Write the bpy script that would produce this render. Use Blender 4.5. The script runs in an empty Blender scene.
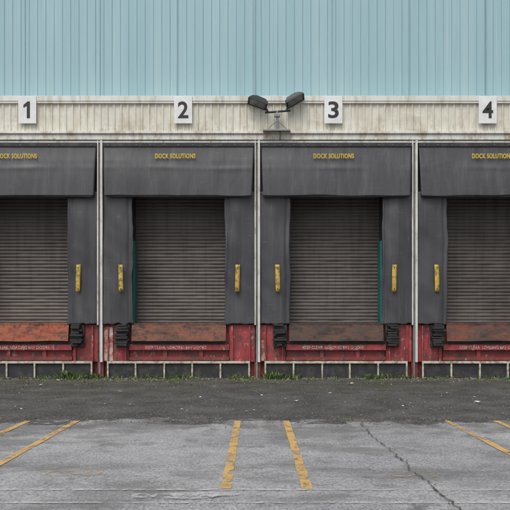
import bpy, bmesh, math, random
from mathutils import Vector, Matrix, noise as mn
random.seed(7)
scene=bpy.context.scene
S=42.0
def X(p): return (p-255)/S
def Z(p): return (378-p)/S
F=22.0   # facade plane distance
# ---------------------------------------------------------------- materials
class NB:
    def __init__(s,name):
        s.m=bpy.data.materials.new(name); s.m.use_nodes=True
        s.t=s.m.node_tree; s.b=s.t.nodes['Principled BSDF']; s.out=s.t.nodes['Material Output']
        s.g=s.t.nodes.new('ShaderNodeNewGeometry')
        s.pos=s.g.outputs['Position']
    def n(s,k): return s.t.nodes.new(k)
    def l(s,a,b): s.t.links.new(a,b)
    def put(s,v,i):
        if isinstance(v,(int,float)): i.default_value=v
        elif isinstance(v,(tuple,list)): i.default_value=tuple(v)+((1,) if len(v)==3 and i.type=='RGBA' else ())
        else: s.l(v,i)
    def vec(s,sc=(1,1,1),off=(0,0,0)):
        n=s.n('ShaderNodeMapping'); s.l(s.pos,n.inputs[0]); n.inputs['Scale'].default_value=sc; n.inputs['Location'].default_value=off
        return n.outputs[0]
    def noise(s,scale=1,detail=4,vec=None,rough=.6,dist=0):
        n=s.n('ShaderNodeTexNoise'); s.l(vec or s.pos,n.inputs['Vector']); n.inputs['Scale'].default_value=scale
        n.inputs['Detail'].default_value=min(detail,5); n.inputs['Roughness'].default_value=rough; n.inputs['Distortion'].default_value=dist
        return n.outputs['Fac']
    def ramp(s,f,a,b,lo=0.0,hi=1.0):
        n=s.n('ShaderNodeMapRange'); s.put(f,n.inputs['Value']); n.inputs['From Min'].default_value=a; n.inputs['From Max'].default_value=b
        n.inputs['To Min'].default_value=lo; n.inputs['To Max'].default_value=hi; return n.outputs[0]
    def mth(s,op,a,b=0.0):
        n=s.n('ShaderNodeMath'); n.operation=op; s.put(a,n.inputs[0]); s.put(b,n.inputs[1]); return n.outputs[0]
    def mix(s,f,a,b,mode='MIX'):
        n=s.n('ShaderNodeMix'); n.data_type='RGBA'; n.blend_type=mode
        s.put(f,n.inputs[0]); s.put(a,n.inputs[6]); s.put(b,n.inputs[7]); return n.outputs[2]
    def sep(s):
        n=s.n('ShaderNodeSeparateXYZ'); s.l(s.pos,n.inputs[0]); return n.outputs
    def vor(s,scale,vec=None,feat='F1'):
        n=s.n('ShaderNodeTexVoronoi'); n.feature=feat; s.l(vec or s.pos,n.inputs['Vector']); n.inputs['Scale'].default_value=scale
        return n.outputs['Distance']
    def bump(s,h,st=.3,d=.01,prev=None):
        n=s.n('ShaderNodeBump'); s.put(h,n.inputs['Height']); n.inputs['Strength'].default_value=st; n.inputs['Distance'].default_value=d
        if prev: s.l(prev,n.inputs['Normal'])
        s.l(n.outputs[0],s.b.inputs['Normal']); return n.outputs[0]
    def fin(s,col,rough=.6,metal=0,spec=.5):
        s.put(col,s.b.inputs['Base Color']); s.put(rough,s.b.inputs['Roughness']); s.put(metal,s.b.inputs['Metallic'])
        s.b.inputs['Specular IOR Level'].default_value=spec
        return s.m
    def alpha(s,fac):
        cl=s.n('ShaderNodeClamp'); s.l(fac,cl.inputs[0])
        tr=s.n('ShaderNodeBsdfTransparent'); mx=s.n('ShaderNodeMixShader')
        s.l(cl.outputs[0],mx.inputs[0]); s.l(tr.outputs[0],mx.inputs[1]); s.l(s.b.outputs[0],mx.inputs[2]); s.l(mx.outputs[0],s.out.inputs['Surface'])
        return s.m

def m_blue():
    a=NB('blue_cladding'); st=a.noise(1,5,a.vec((2.2,1,.12))); bl=a.noise(.35,3)
    c=a.mix(a.ramp(st,.35,.7),(.275,.435,.475),(.345,.505,.535)); c=a.mix(a.ramp(bl,.35,.7,0,.5),c,(.285,.455,.505))
    xs=a.sep(); pn=a.n('ShaderNodeTexWhiteNoise'); pn.noise_dimensions='1D'
    a.l(a.mth('FLOOR',a.mth('DIVIDE',xs[0],1.0)),pn.inputs['W'])
    c=a.mix(a.ramp(pn.outputs['Value'],0,1,0,.13),c,(.24,.38,.44))
    fine=a.noise(1,3,a.vec((11,1,.3))); c=a.mix(a.ramp(fine,.58,.78,0,.5),c,(.42,.53,.54))
    dk=a.noise(1,5,a.vec((6,1,.25),(8,0,1)),.7); c=a.mix(a.ramp(dk,.56,.74,0,.35),c,(.21,.31,.33))
    a.bump(a.noise(1.3,2),.12,.03)
    return a.fin(c,.5)
def m_cream(name='cream_cladding',base=(.60,.59,.51),rust=.35,zlo=5.6,zhi=6.7):
    a=NB(name); x=a.sep()
    st=a.noise(1,6,a.vec((5,1,.5)),.7); bl=a.noise(.8,5)
    c=a.mix(a.ramp(bl,.35,.7),base,tuple(v*1.14 for v in base))
    c=a.mix(a.ramp(st,.50,.72,0,.8),c,(.42,.38,.27))
    low=a.ramp(x[2],zlo,zhi,1,0)
    ru=a.noise(1,6,a.vec((3.1,1,1.6),(5,0,2)),.75)
    f=a.mth('MULTIPLY',a.ramp(ru,.47,.62),a.mth('POWER',low,1.3))
    c=a.mix(a.mth('MULTIPLY',f,rust*2),c,(.27,.17,.09))
    gr=a.noise(1,5,a.vec((7,1,1),(1,3,0)),.75); c=a.mix(a.ramp(gr,.53,.7,0,.6),c,(.27,.265,.22))
    hi=a.noise(1,5,a.vec((1.3,1,5),(11,3,0)),.7); c=a.mix(a.ramp(hi,.55,.68,0,.5),c,(.75,.75,.72))
    a.bump(a.noise(12,4),.15,.01)
    return a.fin(c,.6)
def m_fabric(base=(.046,.047,.052)):
    a=NB('shelter_vinyl'); b=a.noise(.9,3,None,.5); st=a.noise(1,5,a.vec((8,8,.5)),.6)
    c=a.mix(a.ramp(b,.35,.7),tuple(v*.88 for v in base),tuple(v*1.2 for v in base))
    c=a.mix(a.ramp(st,.50,.72,0,.42),c,(.105,.105,.108))
    sp=a.noise(40,4,None,.75); c=a.mix(a.ramp(sp,.58,.74,0,.35),c,(.13,.128,.125))
    sc=a.noise(1,6,a.vec((3,3,22),(3,2,1)),.75); c=a.mix(a.ramp(sc,.62,.72,0,.45),c,(.19,.185,.18))
    vs=a.noise(1,5,a.vec((26,8,1.6),(3,2,9)),.7); c=a.mix(a.ramp(vs,.62,.74,0,.4),c,(.20,.195,.19))
    dk=a.noise(1,4,a.vec((5,5,.5),(9,2,1))); c=a.mix(a.ramp(dk,.56,.7,0,.5),c,(.019,.019,.021))
    p=a.bump(a.noise(2.4,2,a.vec((1.4,1,.6)),.5),.35,.04); a.bump(sp,.15,.003,p)
    return a.fin(c,a.ramp(b,.3,.7,.36,.5))
def m_door():
    a=NB('shutter_brown'); x=a.sep(); b=a.noise(1.2,5,a.vec((.6,1,1.5))); st=a.noise(1,5,a.vec((7,1,.5)))
    c=a.mix(a.ramp(b,.35,.68),(.066,.056,.051),(.108,.093,.084))
    c=a.mix(a.ramp(st,.48,.72,0,.7),c,(.042,.034,.029))
    fr=a.mth('FRACT',a.mth('DIVIDE',x[2],.0857)); g=a.ramp(fr,.0,.30,.85,0)
    c=a.mix(g,c,(.018,.016,.014))
    sp=a.noise(1,6,a.vec((2,1,9),(4,4,4)),.7); c=a.mix(a.ramp(sp,.60,.72,0,.5),c,(.17,.15,.13))
    lo=a.ramp(x[2],1.3,2.3,.35,0); c=a.mix(a.mth('MULTIPLY',lo,a.ramp(b,.3,.6)),c,(.15,.13,.115))
    a.bump(a.noise(3,3),.25,.02)
    return a.fin(c,.5,.1)
def m_red(name='red_paint',base=(.37,.034,.040)):
    a=NB(name); x=a.sep(); b=a.noise(2,6,None,.65)
    c=a.mix(a.ramp(b,.35,.7),tuple(v*.72 for v in base),(base[0]*1.15,base[1]*1.9,base[2]*1.9))
    st=a.noise(1,6,a.vec((12,12,1.2)),.7); c=a.mix(a.ramp(st,.50,.64,0,.85),c,(.12,.035,.025))
    ch=a.noise(6,8,a.vec((1,1,.7),(2,1,7)),.75); c=a.mix(a.ramp(ch,.54,.58,0,.85),c,(.085,.05,.035))
    wh=a.noise(5,8,a.vec((1.4,1,.8),(12,1,7)),.78); c=a.mix(a.ramp(wh,.59,.63,0,.7),c,(.40,.31,.28))
    bk=a.noise(1,5,a.vec((2.2,2,3),(1,1,17)),.7); c=a.mix(a.ramp(bk,.52,.66,0,.8),c,(.05,.03,.028))
    low=a.ramp(x[2],0,.35,.6,0); c=a.mix(a.mth('MULTIPLY',low,a.ramp(b,.3,.6)),c,(.07,.05,.04))
    a.bump(ch,.4,.01)
    return a.fin(c,a.ramp(b,.3,.7,.4,.7))
def m_rust(name,c1,c2,c3):
    a=NB(name); b=a.noise(3,8,a.vec((.7,1,2)),.7); d=a.noise(9,6,None,.75)
    c=a.mix(a.ramp(b,.42,.58),c1,c2); c=a.mix(a.ramp(d,.5,.62),c,c3)
    e=a.noise(1,5,a.vec((1.6,1,4),(7,7,3)),.7); c=a.mix(a.ramp(e,.52,.62,0,.85),c,tuple(v*.45 for v in c3))
    ck=a.n('ShaderNodeTexChecker'); mp=a.n('ShaderNodeMapping'); a.l(a.pos,mp.inputs[0]); mp.inputs['Rotation'].default_value=(0,math.radians(45),0)
    a.l(mp.outputs[0],ck.inputs['Vector']); ck.inputs['Scale'].default_value=26
    c=a.mix(a.mth('MULTIPLY',ck.outputs['Fac'],.3),c,c3)
    sc=a.noise(1,6,a.vec((2,1,30),(3,1,3)),.7); c=a.mix(a.ramp(sc,.6,.7,0,.5),c,(.26,.19,.14))
    a.bump(ck.outputs['Fac'],.5,.006)
    return a.fin(c,.7,.15)
def m_dirty(name,base,dirt,sc=4,lo=.5,hi=.7,amt=.8,rough=.6,bm=.3,vs=(1,1,1),metal=0):
    a=NB(name); b=a.noise(sc,7,a.vec(vs),.68); e=a.noise(sc*.35,3)
    c=a.mix(a.ramp(e,.35,.65),tuple(v*.85 for v in base),base)
    c=a.mix(a.ramp(b,lo,hi,0,amt),c,dirt); a.bump(b,bm,.01)
    return a.fin(c,rough,metal)
def m_paint(name,col,lo,hi,stretch=.4,amt=1.0):
    a=NB(name); b=a.noise(9,9,a.vec((1,stretch,1)),.75); e=a.noise(1.3,4)
    f=a.mth('ADD',a.ramp(b,lo,hi),a.ramp(e,.35,.65,-.35,.45))
    fn=a.noise(90,3,a.vec((1,.35,1))); f=a.mth('ADD',f,a.ramp(fn,.3,.7,-.45,.35))
    d=a.noise(5,5); c=a.mix(a.ramp(d,.35,.7,0,.6),col,tuple(v*.6+.05 for v in col))
    cl=a.n('ShaderNodeClamp'); a.l(f,cl.inputs[0])
    a.fin(c,.75); return a.alpha(a.mth('MULTIPLY',cl.outputs[0],amt))
def m_yard():
    a=NB('worn_asphalt'); x=a.sep()
    big=a.noise(.5,6,a.vec((.6,.8,1)),.6,.4); md=a.noise(2.2,8,a.vec((1,.6,1)),.75); fi=a.noise(42,4,a.vec((1,.45,1)),.78); sp=a.vor(60,a.vec((1,.5,1)))
    c=a.mix(a.ramp(big,.38,.64),(.26,.26,.268),(.39,.388,.392))
    c=a.mix(a.ramp(md,.5,.66,0,.6),c,(.18,.18,.182)); c=a.mix(a.ramp(md,.32,.44,.5,0),c,(.47,.465,.46))
    c=a.mix(a.ramp(fi,.50,.66,0,.8),c,(.12,.12,.12)); c=a.mix(a.ramp(fi,.34,.46,.6,0),c,(.55,.55,.54))
    c=a.mix(a.ramp(sp,.12,.22,.6,0),c,(.6,.59,.57))
    dv=a.n('ShaderNodeVectorMath'); dv.operation='ADD'; nz=a.n('ShaderNodeTexNoise'); nz.inputs['Scale'].default_value=2.5; nz.inputs['Detail'].default_value=5
    a.l(a.pos,nz.inputs['Vector']); a.l(a.pos,dv.inputs[0]); a.l(nz.outputs['Color'],dv.inputs[1])
    cr=a.vor(.55,dv.outputs[0],'DISTANCE_TO_EDGE'); msk=a.ramp(a.noise(.5,2,a.vec((1,1,1),(7,7,0))),.47,.62)
    f=a.mth('MULTIPLY',a.ramp(cr,.002,.010,.55,0),msk); c=a.mix(f,c,(.06,.06,.058))
    oil=a.noise(1,5,a.vec((.6,.8,1),(31,5,0)),.7); c=a.mix(a.ramp(oil,.48,.60,0,.65),c,(.135,.133,.13))
    blk=a.noise(1.6,5,a.vec((1,.8,1),(3,25,0)),.8); c=a.mix(a.ramp(blk,.60,.68,0,.7),c,(.09,.09,.09))
    wh=a.noise(1.3,5,a.vec((1,.7,1),(13,2,0)),.85); c=a.mix(a.ramp(wh,.62,.70,0,.5),c,(.55,.55,.54))
    e=a.ramp(a.mth('ADD',x[1],a.ramp(md,.3,.7,-2.2,2.2)),11.0,13.0,0,.65); c=a.mix(e,c,(.135,.128,.118))
    p=a.bump(fi,.6,.006); a.bump(md,.3,.02,p)
    return a.fin(c,a.ramp(md,.3,.7,.7,.95),0,.3)
def m_apron():
    a=NB('apron_asphalt'); x=a.sep(); md=a.noise(1.6,8,a.vec((1,.6,1)),.72); fi=a.noise(26,5,a.vec((1,.4,1)),.8); big=a.noise(.5,4,a.vec((.5,1.4,1)))
    c=a.mix(a.ramp(md,.35,.66),(.042,.040,.039),(.115,.108,.104)); c=a.mix(a.ramp(big,.45,.66,0,.5),c,(.045,.044,.044))
    c=a.mix(a.ramp(fi,.51,.64,0,.75),c,(.20,.19,.18)); c=a.mix(a.ramp(fi,.34,.46,.7,0),c,(.018,.018,.018))
    sp=a.vor(18,a.vec((1,.5,1))); sm=a.noise(1.1,3,a.vec((1,1,1),(3,9,1))); c=a.mix(a.mth('MULTIPLY',a.ramp(sp,.08,.16,.9,0),a.ramp(sm,.40,.58)),c,(.42,.41,.38))
    ms=a.noise(1.7,7,a.vec((1,.8,1),(4,4,4)),.75); mk=a.mth('MULTIPLY',a.ramp(ms,.48,.60),a.ramp(x[1],15,21.5,.10,.9)); c=a.mix(mk,c,(.06,.072,.032))
    dw=a.ramp(x[1],20.4,21.6,0,.5); c=a.mix(a.mth('MULTIPLY',dw,a.ramp(md,.3,.6)),c,(.13,.115,.09))
    p=a.bump(fi,.8,.012); a.bump(md,.4,.04,p)
    a.fin(c,a.ramp(md,.35,.65,.6,.9),0,.35)
    en=a.noise(1.1,5,a.vec((1,.8,1),(1,6,0)),.8); f=a.ramp(a.mth('ADD',x[1],a.mth('ADD',a.ramp(en,.3,.7,-.95,.95),a.ramp(fi,.35,.65,-.35,.35))),12.25,12.75,0,1)
    return a.alpha(f)
def m_plant():
    a=NB('weed_leaf'); b=a.noise(3.5,4); d=a.noise(60,2)
    c=a.mix(a.ramp(b,.38,.62),(.045,.10,.018),(.13,.21,.045)); c=a.mix(a.ramp(d,.54,.68,0,.8),c,(.24,.21,.10))
    return a.fin(c,.6)
def simple(name,col,rough=.5,metal=0): 
    return m_dirty(name,col,tuple(v*.5 for v in col),8,.5,.75,.5,rough,.1,(1,1,1),metal)

BLUE=m_blue(); CREAM=m_cream(); LEDGE=m_cream('stained_flashing',(.63,.63,.59),.6,5.3,6.5)
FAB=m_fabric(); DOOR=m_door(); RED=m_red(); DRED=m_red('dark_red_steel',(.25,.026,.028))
RUSTS=[m_rust('lip_orange',(.38,.08,.038),(.30,.11,.055),(.14,.045,.03)),m_rust('lip_rust',(.24,.085,.05),(.14,.065,.045),(.07,.045,.035)),
       m_rust('lip_brown',(.12,.058,.04),(.08,.05,.042),(.045,.035,.03)),m_rust('lip_mixed',(.19,.06,.038),(.09,.05,.04),(.06,.04,.03))]
WHITE=m_dirty('white_steel',(.62,.62,.59),(.28,.23,.18),5,.52,.68,.8,.5,.2,(2,2,.6))
GUARD=m_dirty('guard_white',(.54,.53,.45),(.20,.15,.09),9,.46,.60,.85)
RUBBER=m_dirty('black_rubber',(.016,.016,.017),(.06,.055,.05),7,.5,.7,.6,.7,.8)
BLACK=m_dirty('dark_panel',(.022,.023,.026),(.075,.068,.06),5,.48,.66,.7,.6)
GREY=m_dirty('grey_gap',(.20,.20,.19),(.07,.06,.05),5)
TEAL=m_dirty('green_guide',(.015,.16,.14),(.03,.05,.045),6)
CONC=m_dirty('concrete',(.20,.19,.18),(.09,.085,.08),2)
YEL=m_dirty('yellow_marker',(.58,.38,.06),(.13,.11,.06),11,.47,.60,.85)
YTX=m_dirty('yellow_print',(.68,.46,.03),(.2,.15,.04),14,.5,.7,.6)
SIGNW=m_dirty('sign_white',(.76,.77,.77),(.45,.45,.42),6,.55,.75,.5); NUM=simple('number_black',(.02,.02,.022))
WTX=m_dirty('white_print',(.62,.55,.53),(.35,.08,.07),30,.46,.56,.9)
LAMPB=simple('lamp_housing',(.028,.032,.036),.45,.3); GALV=simple('galvanised',(.26,.26,.25),.45,.5)
def glass():
    a=NB('lamp_glass'); return a.fin((.10,.11,.12),.15,0,.8)
GLASS=glass()
PY=m_paint('yellow_road_paint',(.66,.42,.14),.36,.50,.4,.92); PYF=m_paint('faded_yellow_paint',(.60,.43,.18),.42,.58,.4,.55)
PW=m_paint('faded_white_paint',(.62,.62,.62),.46,.58,1,.75)
YARD=m_yard(); APR=m_apron(); PLANT=m_plant()
def crk():
    a=NB('crack_dirt'); b=a.noise(6,5,None,.8); a.fin((.05,.05,.045),.9); return a.alpha(a.ramp(b,.36,.52,0,.9))
CRK=crk()
STONE=m_dirty('stone',(.20,.19,.18),(.06,.06,.055),12); PAPER=simple('paper',(.7,.7,.68),.8)
# ---------------------------------------------------------------- mesh tools
def link(me,name,mat,parent=None,smooth=False):
    o=bpy.data.objects.new(name,me); scene.collection.objects.link(o)
    if mat: me.materials.append(mat)
    if smooth: 
        for p in me.polygons: p.use_smooth=True
    if parent: 
        o.parent=parent; o.matrix_parent_inverse=Matrix.Translation(parent.location).inverted()
    return o
def empty(name,loc=(0,0,0)):
    o=bpy.data.objects.new(name,None); o.location=loc; o.empty_display_size=.3; scene.collection.objects.link(o); return o
def boxes(name,lst,mat,parent=None,bevel=0.0):
    bm=bmesh.new()
    for (x0,x1,y0,y1,z0,z1) in lst:
        v=[bm.verts.new(p) for p in ((x0,y0,z0),(x1,y0,z0),(x1,y1,z0),(x0,y1,z0),(x0,y0,z1),(x1,y0,z1),(x1,y1,z1),(x0,y1,z1))]
        for f in ((3,2,1,0),(4,5,6,7),(0,1,5,4),(1,2,6,5),(2,3,7,6),(3,0,4,7)): bm.faces.new([v[i] for i in f])
    me=bpy.data.meshes.new(name); bm.to_mesh(me); bm.free()
    o=link(me,name,mat,parent)
    if bevel: 
        b=o.modifiers.new('bevel','BEVEL'); b.width=bevel; b.segments=2
    return o
def grid(name,nu,nv,fn,mat,parent=None,smooth=True,thick=0):
    vs=[fn(i/nu,j/nv) for j in range(nv+1) for i in range(nu+1)]
    fs=[(j*(nu+1)+i,j*(nu+1)+i+1,(j+1)*(nu+1)+i+1,(j+1)*(nu+1)+i) for j in range(nv) for i in range(nu)]
    me=bpy.data.meshes.new(name); me.from_pydata(vs,[],fs); o=link(me,name,mat,parent,smooth)
    if thick: 
        m=o.modifiers.new('solid','SOLIDIFY'); m.thickness=thick; m.offset=-1
    return o
def cladding(name,x0,x1,z0,z1,y,pitch,depth,mat,parent,flat=.5,slope=None):
    pts=[];x=x0
    while x<x1:
        s=slope or pitch*(1-flat)/4
        for dx,dy in ((0,0),(pitch*flat,0),(pitch*flat+s,-depth),(pitch-s,-depth)): 
            if x+dx<=x1: pts.append((x+dx,y+dy))
        x+=pitch
    pts.append((x1,y))
    n=len(pts); vs=[(a,b,z0) for a,b in pts]+[(a,b,z1) for a,b in pts]
    me=bpy.data.meshes.new(name); me.from_pydata(vs,[],[(i,i+1,n+i+1,n+i) for i in range(n-1)])
    return link(me,name,mat,parent)
def text(name,s,cx,y,cz,w,h,mat,parent,ext=.004,off=0.0,flat=False):
    cu=bpy.data.curves.new(name,'FONT'); cu.body=s; cu.extrude=ext; cu.offset=off; cu.resolution_u=4
    if off>.02: cu.space_character=1.08
    t=bpy.data.objects.new('tmp',cu); scene.collection.objects.link(t); bpy.context.view_layer.update()
    me=bpy.data.meshes.new_from_object(t); bpy.data.objects.remove(t)
    xs=[v.co.x for v in me.vertices]; ys=[v.co.y for v in me.vertices]
    mx,my=(min(xs)+max(xs))/2,(min(ys)+max(ys))/2; sx=w/(max(xs)-min(xs)); sy=h/(max(ys)-min(ys))
    for v in me.vertices:
        a,b,c=(v.co.x-mx)*sx,(v.co.y-my)*sy,v.co.z
        v.co=(cx+a,y+b,cz+c*.2) if flat else (cx+a,y-c,cz+b)
    me.name=name; me.materials.clear()
    return link(me,name,mat,parent)
# ---------------------------------------------------------------- warehouse
BX0,BX1=X(-217),X(727)
wh=empty('warehouse',(0,F+15,0))
cladding('upper_wall',BX0,BX1,Z(100),11.5,F+.32,.2,.016,BLUE,wh,.35,.022)
boxes('panel_joints',[(X(p)-.006,X(p)+.006,F+.29,F+.3,Z(98),11.49) for p in (-145,-66,22,98,176,255,333,411,489,567,645)],m_dirty('joint_blue',(.22,.35,.39),(.16,.25,.28),3),wh)
boxes('side_and_roof',[(BX0-.1,BX0,F+.28,F+30,0,11.5),(BX1,BX1+.1,F+.28,F+30,0,11.5),(BX0-.1,BX1+.1,F+30,F+30.1,0,11.5),(BX0-.1,BX1+.1,F+.25,F+30.1,11.5,11.65)],BLUE,wh)
cladding('canopy_fascia',BX0,BX1,Z(133),Z(104),F-.02,.165,.024,CREAM,wh,.6)
boxes('fascia_cap',[(BX0,BX1,F-.09,F+.3,Z(104),Z(97.5)),(BX0,BX1,F-.105,F-.09,Z(102),Z(96.8))],LEDGE,wh,.006)
boxes('fascia_ledge',[(BX0,BX1,F-.14,F+.02,Z(134.6),Z(132)),(BX0,BX1,F-.09,F+.02,Z(140.5),Z(134.6)+-.002)],LEDGE,wh,.008)
boxes('canopy_infill',[(BX0,BX1,F+.02,F+.31,Z(140),Z(104.2))],CONC,wh)
bays=[-135,22,179,336,493,650]
wl=[]
for i in range(len(bays)):
    c=bays[i]
    wl.append((X(c-78.5),X(c-47.5),F+.12,F+.9,1.25,Z(140.8))); wl.append((X(c+47.5),X(c+78.4),F+.12,F+.9,1.25,Z(140.8)))
    wl.append((X(c-47.5),X(c+47.5),F+.12,F+.74,Z(188),Z(140.8)))
boxes('bay_walls',wl,BLACK,wh)
boxes('dock_base',[(BX0,BX1,F+.14,F+.95,0,1.245)],RED,wh)
boxes('interior_back',[(BX0,BX1,F+1.0,F+1.1,0,Z(140))],BLACK,wh)
st=[];st2=[];gp=[]
for c in [b-78.5 for b in bays]+[bays[-1]+78.5]:
    st.append((X(c+.3),X(c+2.6),F-.10,F+.11,Z(362),Z(141)))
    st2.append((X(c-3.0),X(c-1.6),F-.08,F+.11,Z(325),Z(141)))
    gp.append((X(c-1.6)+.002,X(c+.3)-.002,F-.03,F+.11,0,Z(141)))
boxes('frame_posts',st,WHITE,wh,.004); boxes('frame_edges',st2,WHITE,wh,.003); boxes('frame_gaps',gp,GREY,wh)
boxes('frame_head',[(BX0,BX1,F-.06,F+.11,Z(143.2),Z(141)-.003)],WHITE,wh,.004)
for c in bays:
    zb,zt=1.31,4.65
    def fd(u,v,c=c):
        z=zb+v*(zt-zb); ph=(z/.0857)%1
        return (X(c-50)+u*(X(c+50)-X(c-50)), F+.80-.018*math.sin(math.pi*ph)**.7+.014*mn.noise(Vector((u*3+c,z*1.2,0)))+.01*mn.noise(Vector((u*9+c,math.floor(z/.0857)*7.3,0))), z)
    grid('roller_door',24,39*6,fd,DOOR,wh,True)
    boxes('door_bottom_bar',[(X(c-50),X(c+50),F+.77,F+.83,1.25,1.33)],BLACK,wh)
# ---------------------------------------------------------------- shelters
def ridge(P): return 1-abs(mn.noise(P))*2
for k,c in enumerate(bays):
    e=empty('dock_shelter',(X(c),F,3.4))
    def hd(u,v,c=c):
        ins=(1-v)*2.2; x0=c-75+ins*.8; x1=c+75-ins
        z=Z(197+1.4*mn.noise(Vector((u*4,c,0))))*(1-v)+Z(146.5)*v
        P=Vector((u*2.6+c,v*.8,.3)); w=.028*mn.noise(P)+.007*mn.noise(Vector((u*9+c,v*1.3,2)))
        w-=.012*math.exp(-((v-.55-.03*mn.noise(Vector((u*2,c,1))))/.05)**2)*(0.4+mn.noise(Vector((u*3,c,6))))
        w-=.02*math.sin(math.pi*min(1,v*1.1))
        w*=min(1,3*(1-v)+.1)
        return (X(x0+(x1-x0)*u),F-.10-.13*(1-v)+w,z)
    grid('head_curtain',110,44,hd,FAB,e,True,.012)
    boxes('top_batten',[(X(c-75),X(c+75),F-.135,F-.085,Z(147.5),Z(143.9))],BLACK,e,.004)
    boxes('batten_bolts',[(X(c-70+i*14)-.010,X(c-70+i*14)+.010,F-.146,F-.134,Z(146.2),Z(145.4)) for i in range(11)],GREY,e)
    for sx in (-1,1):
        xx=X(c+sx*75); xb=X(c+sx*73)
        me=bpy.data.meshes.new('gusset'); me.from_pydata([(xx,F-.1,Z(144)),(xx,F+.1,Z(144)),(xb,F+.1,Z(196)),(xb,F-.22,Z(196))],[],[(0,1,2,3)]); link(me,'gusset',FAB,e)
    boxes('hem_bar',[(X(c-72),X(c+72),F-.20,F-.18,Z(198.0),Z(196.2))],BLACK,e,.004)
    for sx,nm in ((-1,'left_curtain'),(1,'right_curtain')):
        def sc(u,v,c=c,sx=sx):
            z=Z(324)*(1-v)+Z(192)*v; zz=z*1.0
            inner=46+1.2*mn.noise(Vector((zz*1.1,c+sx*7,0)))+.7*mn.noise(Vector((zz*3.5,c+sx*9,0)))
            inner+= 2.4*max(0,.12-v)/.12*mn.noise(Vector((c*.37,sx,2)))
            px=inner+(75.6-inner)*u
            P=Vector((u*1.1+c*1.7+sx*5,zz*.8,.2)); w=.050*mn.noise(P)+.016*mn.noise(Vector((u*3.2+c+sx*3,zz*.45,4)))+.012*mn.noise(Vector((u*1.2+c,zz*2.6+u*1.5*sx,9)))
            w-= .03*math.sin(math.pi*u)
            w+= .02*math.exp(-((u-.12)/.05)**2)
            zr=z+(1-v)**8*.05*mn.noise(Vector((u*5,c+sx,1)))
            return (X(c+sx*px),F-.05+w,zr)
        o=grid(nm,30,110,sc,FAB,e,True,.02 if sx>0 else -.02)
        xm=c+sx*(58.5 if (k+(sx>0))%2 else 57.3)
        z0=Z(292);z1=Z(265)
        def ym(u,v,xm=xm,z0=z0,z1=z1,c=c,sx=sx):
            return (X(xm-2.2+4.4*u+ .6*(v-.5)*sx),F-.155+.01*math.sin(v*5+c),z0+(z1-z0)*v)
        grid('marker_strip',2,10,ym,YEL,e,True,.008)
        boxes('marker_holes',[(X(xm)-.010,X(xm)+.010,F-.172,F-.166,Z(q)-.014,Z(q)+.014) for q in (268,289)],BLACK,e)
    text('lettering','DOCK SOLUTIONS',X(c-3),F-.205,Z(157.5),.95,.115,YTX,e,.003,.024)
    gl=[(X(c-49),X(c-47.6),F+.72,F+.79,1.3,4.6),(X(c+47.6),X(c+49),F+.72,F+.79,1.3,4.6)]
    boxes('door_guides',gl,BLACK,e)
    if k in (2,4): boxes('guide_guard',[(X(c-47.4),X(c-45.6),F+.2,F+.68,1.30,Z(240))],TEAL,e,.01)
    if k in (3,1): boxes('guide_guard',[(X(c+45.6),X(c+47.4),F+.2,F+.68,1.30,Z(240))],TEAL,e,.01)
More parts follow.
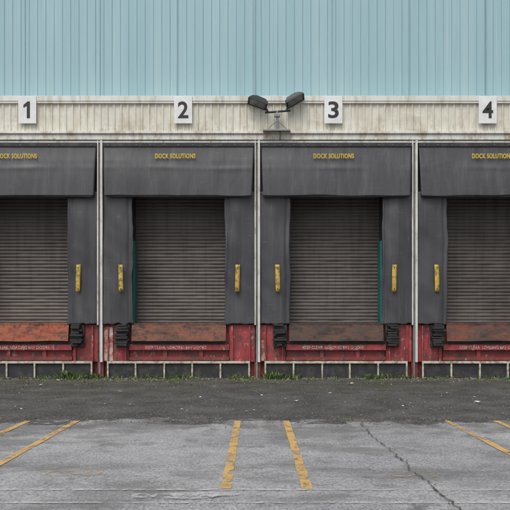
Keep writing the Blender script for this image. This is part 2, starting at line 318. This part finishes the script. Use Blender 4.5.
# ---------------------------------------------------------------- levellers, bumpers, guards, signs
lipm=[0,0,1,2,3,1]
for k,c in enumerate(bays):
    e=empty('dock_leveller',(X(c),F,1.2)); R=RUSTS[lipm[k]]
    def lp(u,v,c=c):
        return (X(c-47+94*u),F-.02-.10*(1-v)+.012*mn.noise(Vector((u*5+c,v,0))),Z(341)*(1-v)+Z(323.3)*v+.014*mn.noise(Vector((u*3+c,7,0))))
    grid('lip_plate',40,10,lp,R,e,False,.03)
    boxes('deck',[(X(c-47),X(c+47),F+.03,F+.79,Z(326),Z(323.6))],R,e)
    boxes('lip_hinge',[(X(c-47+i*9.4),X(c-47+i*9.4+8.7),F-.035,F+.03,Z(325.2),Z(323.1)) for i in range(10)],R,e,.006)
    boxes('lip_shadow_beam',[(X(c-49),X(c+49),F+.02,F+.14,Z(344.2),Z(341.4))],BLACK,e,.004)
    boxes('notice_rail',[(X(c-50),X(c+50),F-.02,F+.14,Z(350.2),Z(344.4))],RED,e,.006)
    text('warning_text','KEEP CLEAR  LOADING BAY DOORS',X(c-3),F-.024,Z(347.4),1.45,.075,WTX,e,.002,.015)
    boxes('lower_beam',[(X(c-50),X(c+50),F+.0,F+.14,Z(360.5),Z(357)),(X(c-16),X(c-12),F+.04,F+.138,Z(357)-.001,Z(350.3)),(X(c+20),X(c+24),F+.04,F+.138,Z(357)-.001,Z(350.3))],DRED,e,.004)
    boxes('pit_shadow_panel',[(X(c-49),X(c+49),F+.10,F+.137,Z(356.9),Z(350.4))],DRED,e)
    sd=[]
    for sx in (-1,1):
        a,b=sorted((X(c+sx*50.4),X(c+sx*76)))
        sd.append((a,b,F+.03,F+.14,Z(362),Z(324.6)))
    boxes('side_plates',sd,RED,e,.008)
    ang=[]
    for sx in (-1,1):
        for q,w in ((52.5,1.6),(70,1.4)): 
            a,b=sorted((X(c+sx*q),X(c+sx*(q+w)))); ang.append((a,b,F-.04,F+.028,Z(361),Z(326)))
    boxes('side_angles',ang,RED,e,.005)
    if k==2: boxes('scuffed_cover',[(X(c-75),X(c-66),F+.0,F+.028,Z(361),Z(327))],m_dirty('chipped_cream',(.5,.42,.36),(.28,.05,.04),5,.45,.55,.95),e,.006)
    if k==3: boxes('scuffed_cover',[(X(c-75),X(c-69.5),F+.0,F+.028,Z(361),Z(340))],m_dirty('chipped_cream2',(.45,.36,.32),(.28,.05,.04),5,.42,.52,.95),e,.006)
    bl={0:(1,),1:(-1,1),2:(-1,),3:(-1,1),4:(-1,),5:(1,)}[k]
    for sx in bl:
        b=empty('dock_bumper',(X(c+sx*56),F-.1,Z(335)))
        cx=X(c+sx*56); bm=bmesh.new(); rnd=random.Random(k*3+sx)
        ply=9
        for i in range(ply):
            w=.125+rnd.uniform(-.03,.03); z0=Z(346)+i*(.52/ply); x0=cx-w+rnd.uniform(-.025,.025)
            if i in (0,ply-1): w*=rnd.uniform(.6,1)
            t=bmesh.ops.create_cube(bm,size=1)
            d=.20+rnd.uniform(-.06,.03)
            for v in t['verts']:
                v.co=Vector((x0+(v.co.x+.5)*2*w+rnd.uniform(-.015,.015),F-.05-d/2+v.co.y*d,z0+(v.co.z+.5)*(.52/ply-.002)+rnd.uniform(-.01,.01)))
        me=bpy.data.meshes.new('rubber_plies'); bm.to_mesh(me); bm.free(); o=link(me,'rubber_plies',RUBBER,b)
        m=o.modifiers.new('b','BEVEL'); m.width=.012; m.segments=2
        boxes('mounting_plate',[(cx-.16,cx+.16,F-.048,F+.027,Z(347),Z(324.9))],BLACK,b,.004)
    g=empty('dock_guard_rail',(X(c),F-.05,.2)); L=[];x0,x1=c-71.5,c+71
    L.append((X(x0),X(x1),F-.10,F-.04,Z(363.3),Z(361)))
    for i in range(6):
        p=x0+(x1-x0-1.7)*i/5+ (random.uniform(-.5,.5) if 0<i<5 else 0); L.append((X(p),X(p+1.7),F-.098,F-.042,0,Z(363.3)-.001))
    boxes('frame',L,GUARD,g,.004)
    boxes('infill_panels',[(X(x0)+.01,X(x1)-.01,F-.038,F+.02,0,Z(361.6))],BLACK,g)
boxes('base_plinth',[(X(c-81.5),X(c-75.5),F-.0,F+.137,0,Z(362.2)) for c in bays],DRED,wh)
for c,n in ((28.5,'1'),(183.5,'2'),(333,'3'),(486.5,'4'),(645,'5')):
    e=empty('dock_number_sign',(X(c),F-.12,Z(111)))
    boxes('sign_board',[(X(c-9),X(c+9),F-.125,F-.108,Z(124.5),Z(97.5))],SIGNW,e,.003)
    boxes('sign_brackets',[(X(c-6),X(c-5),F-.107,F-.03,Z(121),Z(118)),(X(c+5),X(c+6),F-.107,F-.03,Z(121),Z(118))],GALV,e)
    if n=='1':
        P=[(-.02,-.2),(.055,-.2),(.055,.2),(0,.2),(-.10,.115),(-.10,.045),(-.02,.09)]
        me=bpy.data.meshes.new('numeral'); me.from_pydata([(X(c)+.01+a,F-.1285,Z(111)+b) for a,b in P],[],[tuple(range(len(P)))]); link(me,'numeral',NUM,e)
    else: text('numeral',n,X(c),F-.1275,Z(111),.25,.40,NUM,e,.002,.02)
# ---------------------------------------------------------------- floodlights
fl=empty('floodlight',(X(277),F-.3,Z(130)))
def tube(name,pts,r,mat,parent):
    bm=bmesh.new()
    for a,b in zip(pts[:-1],pts[1:]):
        a,b=Vector(a),Vector(b); d=b-a; t=bmesh.ops.create_cone(bm,cap_ends=True,segments=12,radius1=r,radius2=r,depth=d.length)
        M=Matrix.Translation((a+b)/2)@d.to_track_quat('Z','Y').to_matrix().to_4x4(); bmesh.ops.transform(bm,matrix=M,verts=t['verts'])
    me=bpy.data.meshes.new(name); bm.to_mesh(me); bm.free(); return link(me,name,mat,parent)
yl=F-.20
boxes('base_plate',[(X(263),X(290),F-.30,F-.06,Z(133.3),Z(131.6))],GALV,fl,.004)
tube('mast',[(X(277),yl,Z(131.5)),(X(277),yl,Z(113))],.032,GALV,fl)
tube('crossarm',[(X(265),yl,Z(114.5)),(X(290),yl,Z(112.5))],.026,LAMPB,fl)
boxes('clamp_box',[(X(274),X(280),yl-.06,yl+.06,Z(119),Z(115.5))],GALV,fl,.01)
tube('braces',[(X(267),yl,Z(131.4)),(X(277),yl,Z(122)),(X(287),yl,Z(131.4))],.010,GALV,fl)
def head(cx,cz,ang,nm,sx):
    bm=bmesh.new()
    prof=[(-.25,-.05),(-.25,.02),(-.16,.085),(.08,.10),(.20,.06),(.27,-.02),(.27,-.05)]
    hy=.20
    fr=[bm.verts.new((x,-hy*(1 if z<0 else .82),z)) for x,z in prof]; bk=[bm.verts.new((x,hy*(1 if z<0 else .82),z)) for x,z in prof]
    n=len(prof)
    for i in range(n): bm.faces.new((fr[i],fr[(i+1)%n],bk[(i+1)%n],bk[i]))
    bm.faces.new(fr[::-1]); bm.faces.new(bk); bmesh.ops.recalc_face_normals(bm,faces=bm.faces)
    M=Matrix.Translation((cx,yl-.05,cz))@Matrix.Rotation(ang,4,'Y')@Matrix.Rotation(math.radians(-12),4,'X')@Matrix.Scale(sx,4,(1,0,0))@Matrix.Scale(.88,4)
    bmesh.ops.transform(bm,matrix=M,verts=bm.verts); bmesh.ops.recalc_face_normals(bm,faces=bm.faces)
    me=bpy.data.meshes.new(nm); bm.to_mesh(me); bm.free(); o=link(me,nm,LAMPB,fl); b=o.modifiers.new('b','BEVEL'); b.width=.012; b.segments=2
    def bx(nm2,x0,x1,y0,y1,z0,z1,mat):
        o=boxes(nm2,[(x0,x1,y0,y1,z0,z1)],mat,None,.004); o.data.transform(M); 
        if sx<0: o.data.flip_normals()
        o.parent=fl; o.matrix_parent_inverse=Matrix.Translation(fl.location).inverted()
    bx('glass',-.21,.23,-.17,.17,-.062,-.052,GLASS)
    bx('rim',-.26,.28,-.21,-.175,-.07,-.045,LAMPB); bx('rim',-.26,.28,.175,.21,-.07,-.045,LAMPB)
    bx('rim',-.262,-.225,-.172,.172,-.07,-.045,LAMPB); bx('rim',.245,.282,-.172,.172,-.07,-.045,LAMPB)
    bx('fins',-.05,-.04,-.1,.1,.09,.125,LAMPB); bx('fins',0,.01,-.1,.1,.095,.13,LAMPB); bx('fins',.05,.06,-.1,.1,.09,.125,LAMPB)
head(X(258.5),Z(104.5),math.radians(20),'head_left',-1)
head(X(293.5),Z(102),math.radians(-28),'head_right',1)
tube('stirrup_left',[(X(268),yl,Z(114)),(X(264),yl,Z(107))],.022,LAMPB,fl); tube('stirrup_right',[(X(286),yl,Z(113)),(X(288),yl,Z(106))],.022,LAMPB,fl)
tube('conduit',[(X(277),yl+.02,Z(131)),(X(280),F-.16,Z(134)),(X(280),F-.12,Z(141))],.008,LAMPB,fl)
# ---------------------------------------------------------------- ground
def sheet(name,pts,mat,z,parent=None):
    me=bpy.data.meshes.new(name); me.from_pydata([(x,y,z) for x,y in pts],[],[tuple(range(len(pts)))]); return link(me,name,mat,parent)
sheet('ground',[(-400,-400),(400,-400),(400,500),(-400,500)],YARD,-.004)
sheet('asphalt_apron',[(-24,11.2),(24,11.2),(24,F+.139),(-24,F+.139)],APR,.0005)
def D(py): return 924*1.3333/(py-322)
def G(px,py): d=D(py); return ((px-255)*d/924,d)
ml=empty('parking_lines',(0,9,0))
for cpx in range(-4,5):
    for off in (-.327,.327):
        x=.093+2.82*cpx+off; y0=6.2 if abs(cpx)>0 else D(489); n=40
        vs=[];fs=[]
        for i in range(n+1):
            y=y0+(12.45-y0)*i/n; w=.043+.006*mn.noise(Vector((x*9,y*3,0))); j=.006*mn.noise(Vector((x*5,y*1.2,4)))
            vs+=[(x-w+j,y,.003),(x+w+j,y,.003)]
        fs=[(2*i,2*i+1,2*i+3,2*i+2) for i in range(n)]
        me=bpy.data.meshes.new('bay_line'); me.from_pydata(vs,[],fs); link(me,'bay_line',PY,ml)
text('bay_mark','C-0',-1.60,D(473),.0035,.50,.32,PYF,ml,0,.015,True); text('bay_mark','C-1',1.36,D(474),.0035,.42,.32,PYF,ml,0,.015,True)
for py,w in ((490,.06),(503,.05)):
    sheet('cross_line',[(-14,D(py)-w/2),(14,D(py)-w/2),(14,D(py)+w/2),(-14,D(py)+w/2)],PW,.0052,ml)
def blob(name,px,py,rx,ry,mat,z,parent=None,seed=0):
    cx,cy=G(px,py); pts=[]
    for i in range(48):
        t=i/48*6.2832; r=1+.45*mn.noise(Vector((math.cos(t)*1.5,math.sin(t)*1.5,seed)))+.25*mn.noise(Vector((math.cos(t)*5,math.sin(t)*5,seed)))
        pts.append((cx+rx*r*math.cos(t),cy+ry*r*math.sin(t)))
    return sheet(name,pts,mat,z,parent)
blob('spilt_paint',176,496,.40,.11,PW,.0072,ml,3); blob('spilt_paint',205,495,.26,.08,PW,.0078,ml,5)
def strip(name,pts,w,mat,z=.0085,amp=1):
    vs=[];P=[]
    for (a,b),(c,d) in zip(pts[:-1],pts[1:]):
        n=max(2,int(math.hypot(c-a,d-b)/.05))
        for i in range(n): t=i/n; P.append((a+(c-a)*t,b+(d-b)*t))
    for i,(a,b) in enumerate(P):
        j=amp*(.05*mn.noise(Vector((a*2,b*2,1)))+.03*mn.noise(Vector((a*9,b*9,3)))); ww=w*(.5+abs(mn.noise(Vector((a*5,b*5,9))))*1.8)
        vs+=[(a+j-ww,b+j*.3,z),(a+j+ww,b+j*.3,z)]
    fs=[(2*i,2*i+1,2*i+3,2*i+2) for i in range(len(P)-1)]
    me=bpy.data.meshes.new(name); me.from_pydata(vs,[],fs); link(me,name,mat)
strip('pavement_crack',[G(358,421),G(378,440),G(405,465),G(430,485),G(456,506),G(470,520)],.0085,CRK)
# ---------------------------------------------------------------- weeds, gravel, litter
vs=[];fs=[]
def clump(x,y,n,h):
    for i in range(n):
        a=random.uniform(0,6.28); r=abs(random.gauss(0,.06)); bx,by=x+r*math.cos(a),y+r*math.sin(a)
        hh=h*random.uniform(.25,1.1); ln=random.uniform(.3,1.3)*hh; w=random.uniform(.003,.010)
        da=a+random.uniform(-.6,.6); dx,dy=math.cos(da)*ln,math.sin(da)*ln; px,py=-math.sin(da)*w,math.cos(da)*w
        k=len(vs); vs.extend([(bx-px,by-py,0),(bx+px,by+py,0),(bx+dx*.4+px*1.4,by+dy*.4+py*1.4,hh*.65),(bx+dx*.4-px*1.4,by+dy*.4-py*1.4,hh*.65),(bx+dx,by+dy,hh*random.uniform(.6,1.0))])
        fs.extend([(k,k+1,k+2,k+3),(k+3,k+2,k+4)])
for a,b,n,h in ((-100,-20,25,.12),(0,30,8,.08),(28,62,14,.12),(62,82,34,.24),(82,106,28,.16),(110,140,18,.10),(140,165,16,.14),(165,205,26,.13),(226,252,16,.14),(264,282,30,.22),(282,300,22,.13),(300,360,12,.08),(364,390,18,.16),(390,412,14,.12),(415,440,9,.08),(440,470,9,.12),(486,512,16,.12),(520,640,40,.12)):
    for i in range(n): clump(X(random.uniform(a,b)),F-.13-abs(random.gauss(0,.30)),random.randint(5,16),h*random.uniform(.25,1.15))
for i in range(260): clump(random.uniform(-9,9),F-.3-abs(random.gauss(0,1.3)),random.randint(3,8),.035)
for i in range(60): clump(random.uniform(-7,7),12.6+random.gauss(0,.2),random.randint(3,7),.02)
for i in range(14):
    t=random.random(); q=G(358+98*t+random.uniform(-1,1),421+85*t); clump(q[0],q[1],3,.011)
me=bpy.data.meshes.new('weeds'); me.from_pydata(vs,[],fs); link(me,'weeds',PLANT)
bm=bmesh.new()
def stone(x,y,r):
    t=bmesh.ops.create_icosphere(bm,subdivisions=1,radius=r)
    for v in t['verts']: v.co=Vector((x+v.co.x*random.uniform(.7,1.3),y+v.co.y*random.uniform(.7,1.3),r*.35+v.co.z*random.uniform(.4,.8)))
for i in range(900): stone(random.uniform(-9,9),F-.12-abs(random.gauss(0,.6)),random.uniform(.008,.035))
for i in range(700): stone(random.uniform(-8,8),random.uniform(12.3,20),random.uniform(.006,.018))
for i in range(500): stone(random.uniform(-5,5),12.4+random.gauss(0,.35),random.uniform(.004,.011))
me=bpy.data.meshes.new('gravel'); bm.to_mesh(me); bm.free(); link(me,'gravel',STONE)
vs=[];fs=[]
for (px,py,s) in [(40,386,.06),(296,402,.05),(477,403,.06),(120,392,.05),(214,388,.05),(330,394,.04),(58,381,.06),(420,397,.05),(182,410,.03),(503,390,.05),(352,384,.06),(262,396,.035)]+[(random.uniform(0,510),random.uniform(381,415),random.uniform(.015,.035)) for _ in range(45)]:
    x,y=G(px,py); k=len(vs); a=random.uniform(0,3.14)
    for q in range(4): 
        t=a+q*1.57; vs.append((x+s*math.cos(t)*random.uniform(.6,1.1),y+s*math.sin(t)*random.uniform(.6,1.1),.01+s*random.uniform(0,.6)))
    fs.append((k,k+1,k+2)); fs.append((k,k+2,k+3))
me=bpy.data.meshes.new('litter'); me.from_pydata(vs,[],fs); link(me,'litter',PAPER)
# ---------------------------------------------------------------- light & camera
w=bpy.data.worlds.new('World'); scene.world=w; w.use_nodes=True; nt=w.node_tree
sk=nt.nodes.new('ShaderNodeTexSky'); sk.sky_type='NISHITA'; sk.sun_disc=False
el=math.radians(52); az=math.radians(200); sk.sun_elevation=el; sk.sun_rotation=az; sk.dust_density=4; sk.air_density=1
hs=nt.nodes.new('ShaderNodeHueSaturation'); hs.inputs['Saturation'].default_value=.3
nt.links.new(sk.outputs[0],hs.inputs['Color']); nt.links.new(hs.outputs[0],nt.nodes['Background'].inputs[0]); nt.nodes['Background'].inputs[1].default_value=.145
sd=bpy.data.lights.new('sun','SUN'); sd.energy=1.2; sd.angle=math.radians(30); sd.color=(1,.97,.93)
so=bpy.data.objects.new('sun',sd); scene.collection.objects.link(so)
dr=Vector((math.sin(az)*math.cos(el),math.cos(az)*math.cos(el),math.sin(el))); so.rotation_euler=dr.to_track_quat('Z','Y').to_euler(); so.location=(0,0,20)
cd=bpy.data.cameras.new('camera'); cam=bpy.data.objects.new('camera',cd); scene.collection.objects.link(cam); scene.camera=cam
cam.location=(0,0,1.3333); cam.rotation_euler=(math.radians(90),0,0); cd.sensor_width=36; cd.lens=924/510*36; cd.shift_y=67/510; cd.clip_end=2000
scene.view_settings.view_transform='Standard'; scene.view_settings.look='None'; scene.view_settings.exposure=0
